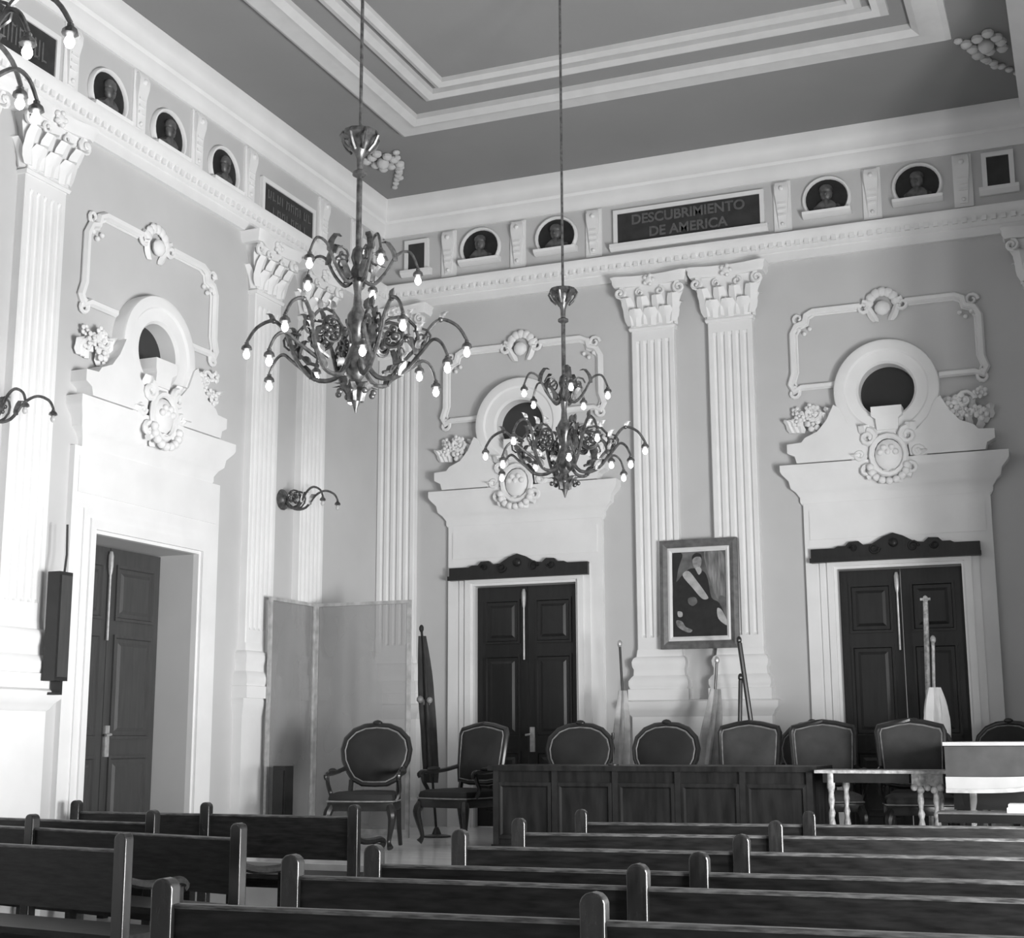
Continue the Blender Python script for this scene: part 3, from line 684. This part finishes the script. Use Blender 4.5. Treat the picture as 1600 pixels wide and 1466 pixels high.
# ------------------------------------------------------------------ armchairs
def outline(style):
    if style == 'round': h = [(.0, 1.13), (.12, 1.12), (.22, 1.08), (.30, 1.0), (.325, .90), (.31, .80), (.26, .70), (.21, .63), (.12, .585), (0, .58)]
    else: h = [(.0, 1.14), (.12, 1.125), (.22, 1.10), (.27, 1.09), (.285, 1.05), (.275, .85), (.265, .70), (.25, .60), (.12, .58), (0, .58)]
    return h+[(-x, z) for x, z in reversed(h[1:-1])]
def armchair(style, label, pad='velvet', trim='pipe'):
    t = thing('armchair', label, 'chair', (0, 0, 0), 0)
    ol = outline(style); yb = lambda z: .24+(z-.5)*.16          # back plane leans away; chair faces -y
    MB().tube([(x, yb(z), z) for x, z in ol], .028, 8, closed=True).build('back_frame', 'frame', t)
    cx, cz = 0, .85
    R = [[(x*g, yb(z)+w, cz+(z-cz)*g) for x, z in ol] for g, w in ((.97, .02), (.95, -.02), (.88, -.035), (.6, -.052), (.3, -.055))]
    MB().loft(R).build('back_pad', pad, t)
    MB().tube([(x*.92, yb(z)-.028, cz+(z-cz)*.92) for x, z in ol], .008, 5, closed=True).build('piping', trim, t)
    if style == 'round':
        MB().ball((0, .33, 1.15), .05, 8, sy=.5, sz=.6).build('crest', 'frame', t)
    S = lambda g, z: [(-.30*g-.0, -.30*g, z), (-.2*g, -.335*g, z), (0, -.35*g, z), (.2*g, -.335*g, z), (.30*g, -.30*g, z), (.29*g, 0, z), (.25*g, .24*g, z), (0, .26*g, z), (-.25*g, .24*g, z), (-.29*g, 0, z)]
    MB().loft([S(1, .36), S(1.02, .37), S(1.02, .43), S(.99, .44)]).build('seat_rail', 'frame', t)
    MB().loft([S(.98, .44), S(1.0, .47), S(.96, .505), S(.8, .525), S(.3, .535)]).build('seat', pad, t)
    MB().tube([(p[0], p[1], p[2]) for p in S(1.03, .445)], .007, 5, closed=True).build('piping', trim, t)
    for s_ in (-1, 1):
        MB().tube(smoothpath([(s_*.27, -.29, .40), (s_*.30, -.32, .32), (s_*.285, -.30, .2), (s_*.265, -.28, .09), (s_*.285, -.305, .036)], 3), [.04, .042, .043, .04, .036, .032, .028, .024, .022, .020, .022, .028, .03], 8).build('leg', 'frame', t)
        MB().tube([(s_*.235, .22, .42), (s_*.235, .26, .2), (s_*.24, .31, .022)], [.028, .024, .02], 6).build('leg', 'frame', t)
        MB().tube([(s_*.235, .22, .40), (s_*.23, yb(.62), .62)], .024, 6).build('back_post', 'frame', t)
        arm = MB().tube(smoothpath([(s_*.27, yb(.74), .74), (s_*.32, .1, .70), (s_*.335, -.1, .685), (s_*.335, -.20, .69), (s_*.34, -.25, .67), (s_*.335, -.24, .64)], 3), .021, 7)
        ao = arm.build('arm', 'frame', t)
        MB().tube(smoothpath([(s_*.29, -.16, .44), (s_*.325, -.14, .52), (s_*.335, -.19, .60), (s_*.335, -.21, .68)], 3), .02, 6).build('arm_support', 'frame', ao)
        MB().ball((s_*.335, -.04, .715), .028, 8, sy=3.6, sz=.8).build('arm_pad', pad, ao)
    return t
cr = armchair('round', 'dark balloon-backed armchair standing clear at the left end of the dais')
cr.location = (-6.36, 12.05, DZ); cr.rotation_euler.z = radians(14)
cs = armchair('square', 'square-backed dark armchair turned sideways at the left end of the desk'); cs.location = (-5.76, 12.85, DZ); cs.rotation_euler.z = radians(-16)
GC = 'armchairs behind the long desk'
crg = armchair('round', 'round-backed armchair in front of the middle door', 'velvet'); crg.location = (-4.78, 13.30, DZ); crg.rotation_euler.z = radians(8); crg['group'] = GC
dup(crg, loc=(-3.96, 13.30, DZ), rz=radians(-4), label='round-backed armchair behind the desk between the two pale flags')
csg = armchair('square', 'square-backed armchair behind the desk below the crossed dark poles', 'velvet2'); csg.location = (-3.12, 13.30, DZ); csg.rotation_euler.z = 0; csg['group'] = GC
dup(crg, loc=(-2.72, 14.05, DZ), rz=radians(-10), label='round-backed armchair half hidden behind a square-backed one left of the right door')
dup(csg, loc=(-2.34, 13.20, DZ), rz=radians(12), label='square-backed armchair in front of the hidden round one, left of the right door')
dup(csg, loc=(-1.50, 12.85, DZ), rz=radians(14), label='square-backed armchair standing behind the small carved table')
dup(crg, loc=(-1.58, 13.72, DZ), rz=radians(12), label='round-backed armchair peeking out left of the chair at the carved table')
dup(crg, loc=(-.96, 14.5, DZ), rz=radians(-20), label='dark round-backed armchair behind the piano at the far right')

# ------------------------------------------------------------------ long desk
t = thing('long_desk', 'long dark panelled wooden desk in front of the row of armchairs', 'desk', (-3.66, 12.0, DZ))
hl = 1.42
MB().box(-hl, hl, .02, .70, .06, .72).build('body', 'desk', t, smooth=False)
MB().box(-hl-.04, hl+.04, -.04, .74, .72, .765).build('desktop', 'desk', t, smooth=False)
MB().box(-hl-.02, hl+.02, 0, .72, 0, .08).build('plinth', 'desk', t, smooth=False)
for k in range(5):
    a = -hl+.04+k*(2*hl-.04)/5; c = a+(2*hl-.04)/5-.05
    b = MB(); b.loft([[(a+g, y, .13+g), (c-g, y, .13+g), (c-g, y, .62-g), (a+g, y, .62-g)] for g, y in ((0, .03), (0, .0), (.03, -.005), (.045, .015), (.08, .015))])
    b.build('front_panel', 'desk', t, smooth=False)
for k in range(6):
    a = -hl+k*(2*hl-.05)/5; MB().box(a, a+.05, -.005, .02, .08, .72).build('stile', 'frame', t, smooth=False)
t = thing('microphone', 'thin upright microphone stem on the long desk', 'microphone', (-4.0, 12.15, DZ+.765))

# ------------------------------------------------------------------ small carved table
t = thing('carved_table', 'small pale-edged carved table with turned legs right of the long desk', 'table', (-1.68, 12.08, DZ))
MB().box(-.52, .52, -.20, .28, .715, .74).build('tabletop', 'gilt', t, smooth=False)
MB().box(-.46, .22, -.16, .24, .64, .715).build('apron', 'frame', t, smooth=False)
turn = [(.022, 0), (.03, .015), (.02, .04), (.034, .09), (.034, .13), (.016, .16), (.022, .22), (.030, .30), (.018, .36), (.028, .40), (.016, .44), (.026, .50), (.020, .56), (.032, .60), (.032, .72)]
for x, y in ((-.40, -.14), (-.34, .22), (.30, -.14), (.42, .20), (.42, -.14)):
    MB().lathe(turn, (x, y, 0), 10).build('leg', 'gilt', t)
b = MB().box(.24, .48, -.17, -.13, .62, .715)
for k in range(5): b.ball((.26+.05*k, -.18, .61-.02*(k % 2)), .03, 7)
b.build('carved_apron', 'gilt', t, label='pale carved foliage apron')
b = MB(); 
for k in range(3): b.ball((.30+.07*k, -.14, .20-.03*(k % 2)), .042, 8)
b.build('carved_stretcher', 'gilt', t)

# ------------------------------------------------------------------ grand piano and bench
t = thing('grand_piano', 'black grand piano with pale edges at the far right of the dais', 'piano', (-1.13, 11.45, DZ))
plan = [(0, 0), (1.16, 0), (1.16, 1.2), (1.0, 1.55), (.6, 1.72), (.2, 1.75), (0, 1.75)]
MB().prism(plan, .70, .93, 'xy').build('rim', 'velvet2', t)
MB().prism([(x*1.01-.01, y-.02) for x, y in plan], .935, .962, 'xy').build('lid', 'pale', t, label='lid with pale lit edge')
lo = smoothpath([(0, 0, .60), (.30, 0, .60), (.55, 0, .615), (.78, 0, .66), (.98, 0, .72), (1.16, 0, .76)])
hi = smoothpath([(0, 0, .705), (.40, 0, .705), (.70, 0, .72), (.95, 0, .765), (1.16, 0, .82)])
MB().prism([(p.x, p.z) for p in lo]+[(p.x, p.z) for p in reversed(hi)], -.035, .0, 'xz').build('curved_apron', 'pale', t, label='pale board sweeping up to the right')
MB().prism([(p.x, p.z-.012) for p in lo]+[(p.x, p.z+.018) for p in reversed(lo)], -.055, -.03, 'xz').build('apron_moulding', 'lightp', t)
MB().box(.02, 1.14, .3, 1.3, .45, .70).build('soundboard_case', 'piano', t)
for x, y in ((.14, .35), (.14, 1.5), (1.0, 1.3)):
    MB().lathe([(.03, 0), (.03, .05), (.045, .08), (.05, .3), (.07, .5), (.08, .655)], (x, y, 0), 8).build('leg', 'piano', t)
t = thing('piano_bench', 'long low black bench in front of the piano', 'bench', (-.80, 10.98, DZ))
MB().box(-.34, .36, -.14, .16, .40, .46).build('seat', 'piano', t)
MB().box(-.35, .37, -.15, .17, .46, .472).build('top_edge', 'pframe', t)
for x in (-.30, .31):
    for y in (-.11, .13): MB().box(x-.02, x+.02, y-.02, y+.02, 0, .40).build('leg', 'piano', t)
tag(MB().box(-.12, .10, -.13, .10, 0, .035).box(-.11, .09, -.12, .09, .035, .06).build('folded_cloth', 'cloth', loc=(-.55, 10.98, DZ+.473), smooth=False), 'small white folded cloth at the right end of the black bench', 'cloth')

# ------------------------------------------------------------------ pews
def post_mesh(b, x, h=.97, w=.085, y0=-.04, y1=.025):
    pts = [(-w/2, 0), (w/2, 0), (w/2, h-.035)]
    for k in range(1, 6): a = pi*k/6; pts.append((w/2*cos(a), h-.035+.035*sin(a)))
    pts += [(-w/2, h-.035)]
    b.prism([(x+u, z) for u, z in pts], y0, y1)
def bench(label, xl, yl, xr, yr, posts, group, ft=1, dz=0):
    L = math.hypot(xr-xl, yr-yl); a = math.atan2(yr-yl, xr-xl)
    t = thing('pew', label, 'bench', (xl, yl, 0), a, group)
    rnd = random.Random(int(abs(xl)*100+yl*10))
    MB().box(.0, L, .0, .42, .405, .44).build('seat', 'wood', t, smooth=False)
    MB().box(.03, L-.03, -.014, .014, .56, .867).build('backrest', 'wood', t, smooth=False)
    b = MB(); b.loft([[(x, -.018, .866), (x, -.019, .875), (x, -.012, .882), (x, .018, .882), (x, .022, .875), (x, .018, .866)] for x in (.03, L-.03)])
    b.build('top_rail', 'edge', t, label='top rail with worn pale edge')  # highlight along the rail top is put into the paler, scratchy wood tone
    MB().box(.03, L-.03, .36, .385, .30, .405).build('seat_apron', 'wood', t, smooth=False)
    for p in posts:
        b = MB(); post_mesh(b, p*L if p in (0, 1) else p); po = b.build('post', 'post', t)
        bv = po.modifiers.new('bevel', 'BEVEL'); bv.width = .009; bv.segments = 2; bv.limit_method = 'ANGLE'; bv.harden_normals = True
        x = p*L if p in (0, 1) else p
        MB().box(x-.035, x+.035, .36, .42, 0, .405 if p not in (0, 1) else .66).build('leg', 'wood', t, smooth=False)
        if p in (0, 1):
            MB().tube(smoothpath([(x, .02, .72), (x, .15, .69), (x, .30, .685), (x, .42, .69), (x, .47, .665), (x, .45, .64)], 3), .024, 6).build('armrest', 'wood', t)
    return t
GR = 'dark pews of the right-hand block'; GL = 'dark pews of the left-hand block'
rows = [(-3.12, 4.40, .13, 4.55, 1.58, 'frontmost in the picture, closest to the camera'), (-3.24, 5.47, -.05, 5.58, 1.52, 'second nearest row'),
        (-3.18, 6.10, -.02, 6.28, 1.53, 'third nearest row'), (-3.26, 7.25, 0, 7.48, 1.52, 'fourth nearest row'),
        (-3.38, 8.40, -.05, 8.85, 1.56, 'fifth row, second from the dais'), (-3.38, 9.55, -.05, 10.05, 1.54, 'last row right before the dais')]
for xl, yl, xr, yr, mp, lb in rows:
    bench('worn dark pew of the right block, '+lb, xl, yl, xr, yr, (0, mp, 1), GR)
lrows = [(-7.8, 6.85, -4.83, 6.42, (0, 1.35, 1), 'nearest one with its whole back showing at the left edge'),
         (-7.8, 8.10, -4.74, 7.38, (0, 1.2, 1), 'second one, its post ending left of the cleared aisle'),
         (-7.85, 8.75, -6.20, 8.55, (0, 1), 'shorter one half hidden in its middle'),
         (-7.8, 9.72, -5.24, 9.72, (0, 1.25, 1), 'rearmost one in front of the left door and screen')]
for xl, yl, xr, yr, ps, lb in lrows:
    bench('dark left-block pew, '+lb, xl, yl, xr, yr, ps, GL)
for x, y, rz, lb in ((-1.80, 6.30+.16, .2, 'small white leaflet lying on a pew seat right of the aisle post'), (-1.62, 6.55, -.3, 'second white leaflet beside the other on the pew seat')):
    tag(MB().box(-.06, .06, -.08, .08, 0, .008).build('leaflet', 'cloth', loc=(x, y-.1, .441), rz=rz, smooth=False), lb, 'leaflet')
for o in [o for o in COL.objects if o.name.startswith('microphone')]: 
    MB().lathe([(.05, 0), (.05, .012), (.006, .02), (.006, .22), (.014, .23), (.014, .28), (.004, .285)], n=10).build('stem', 'black', o)
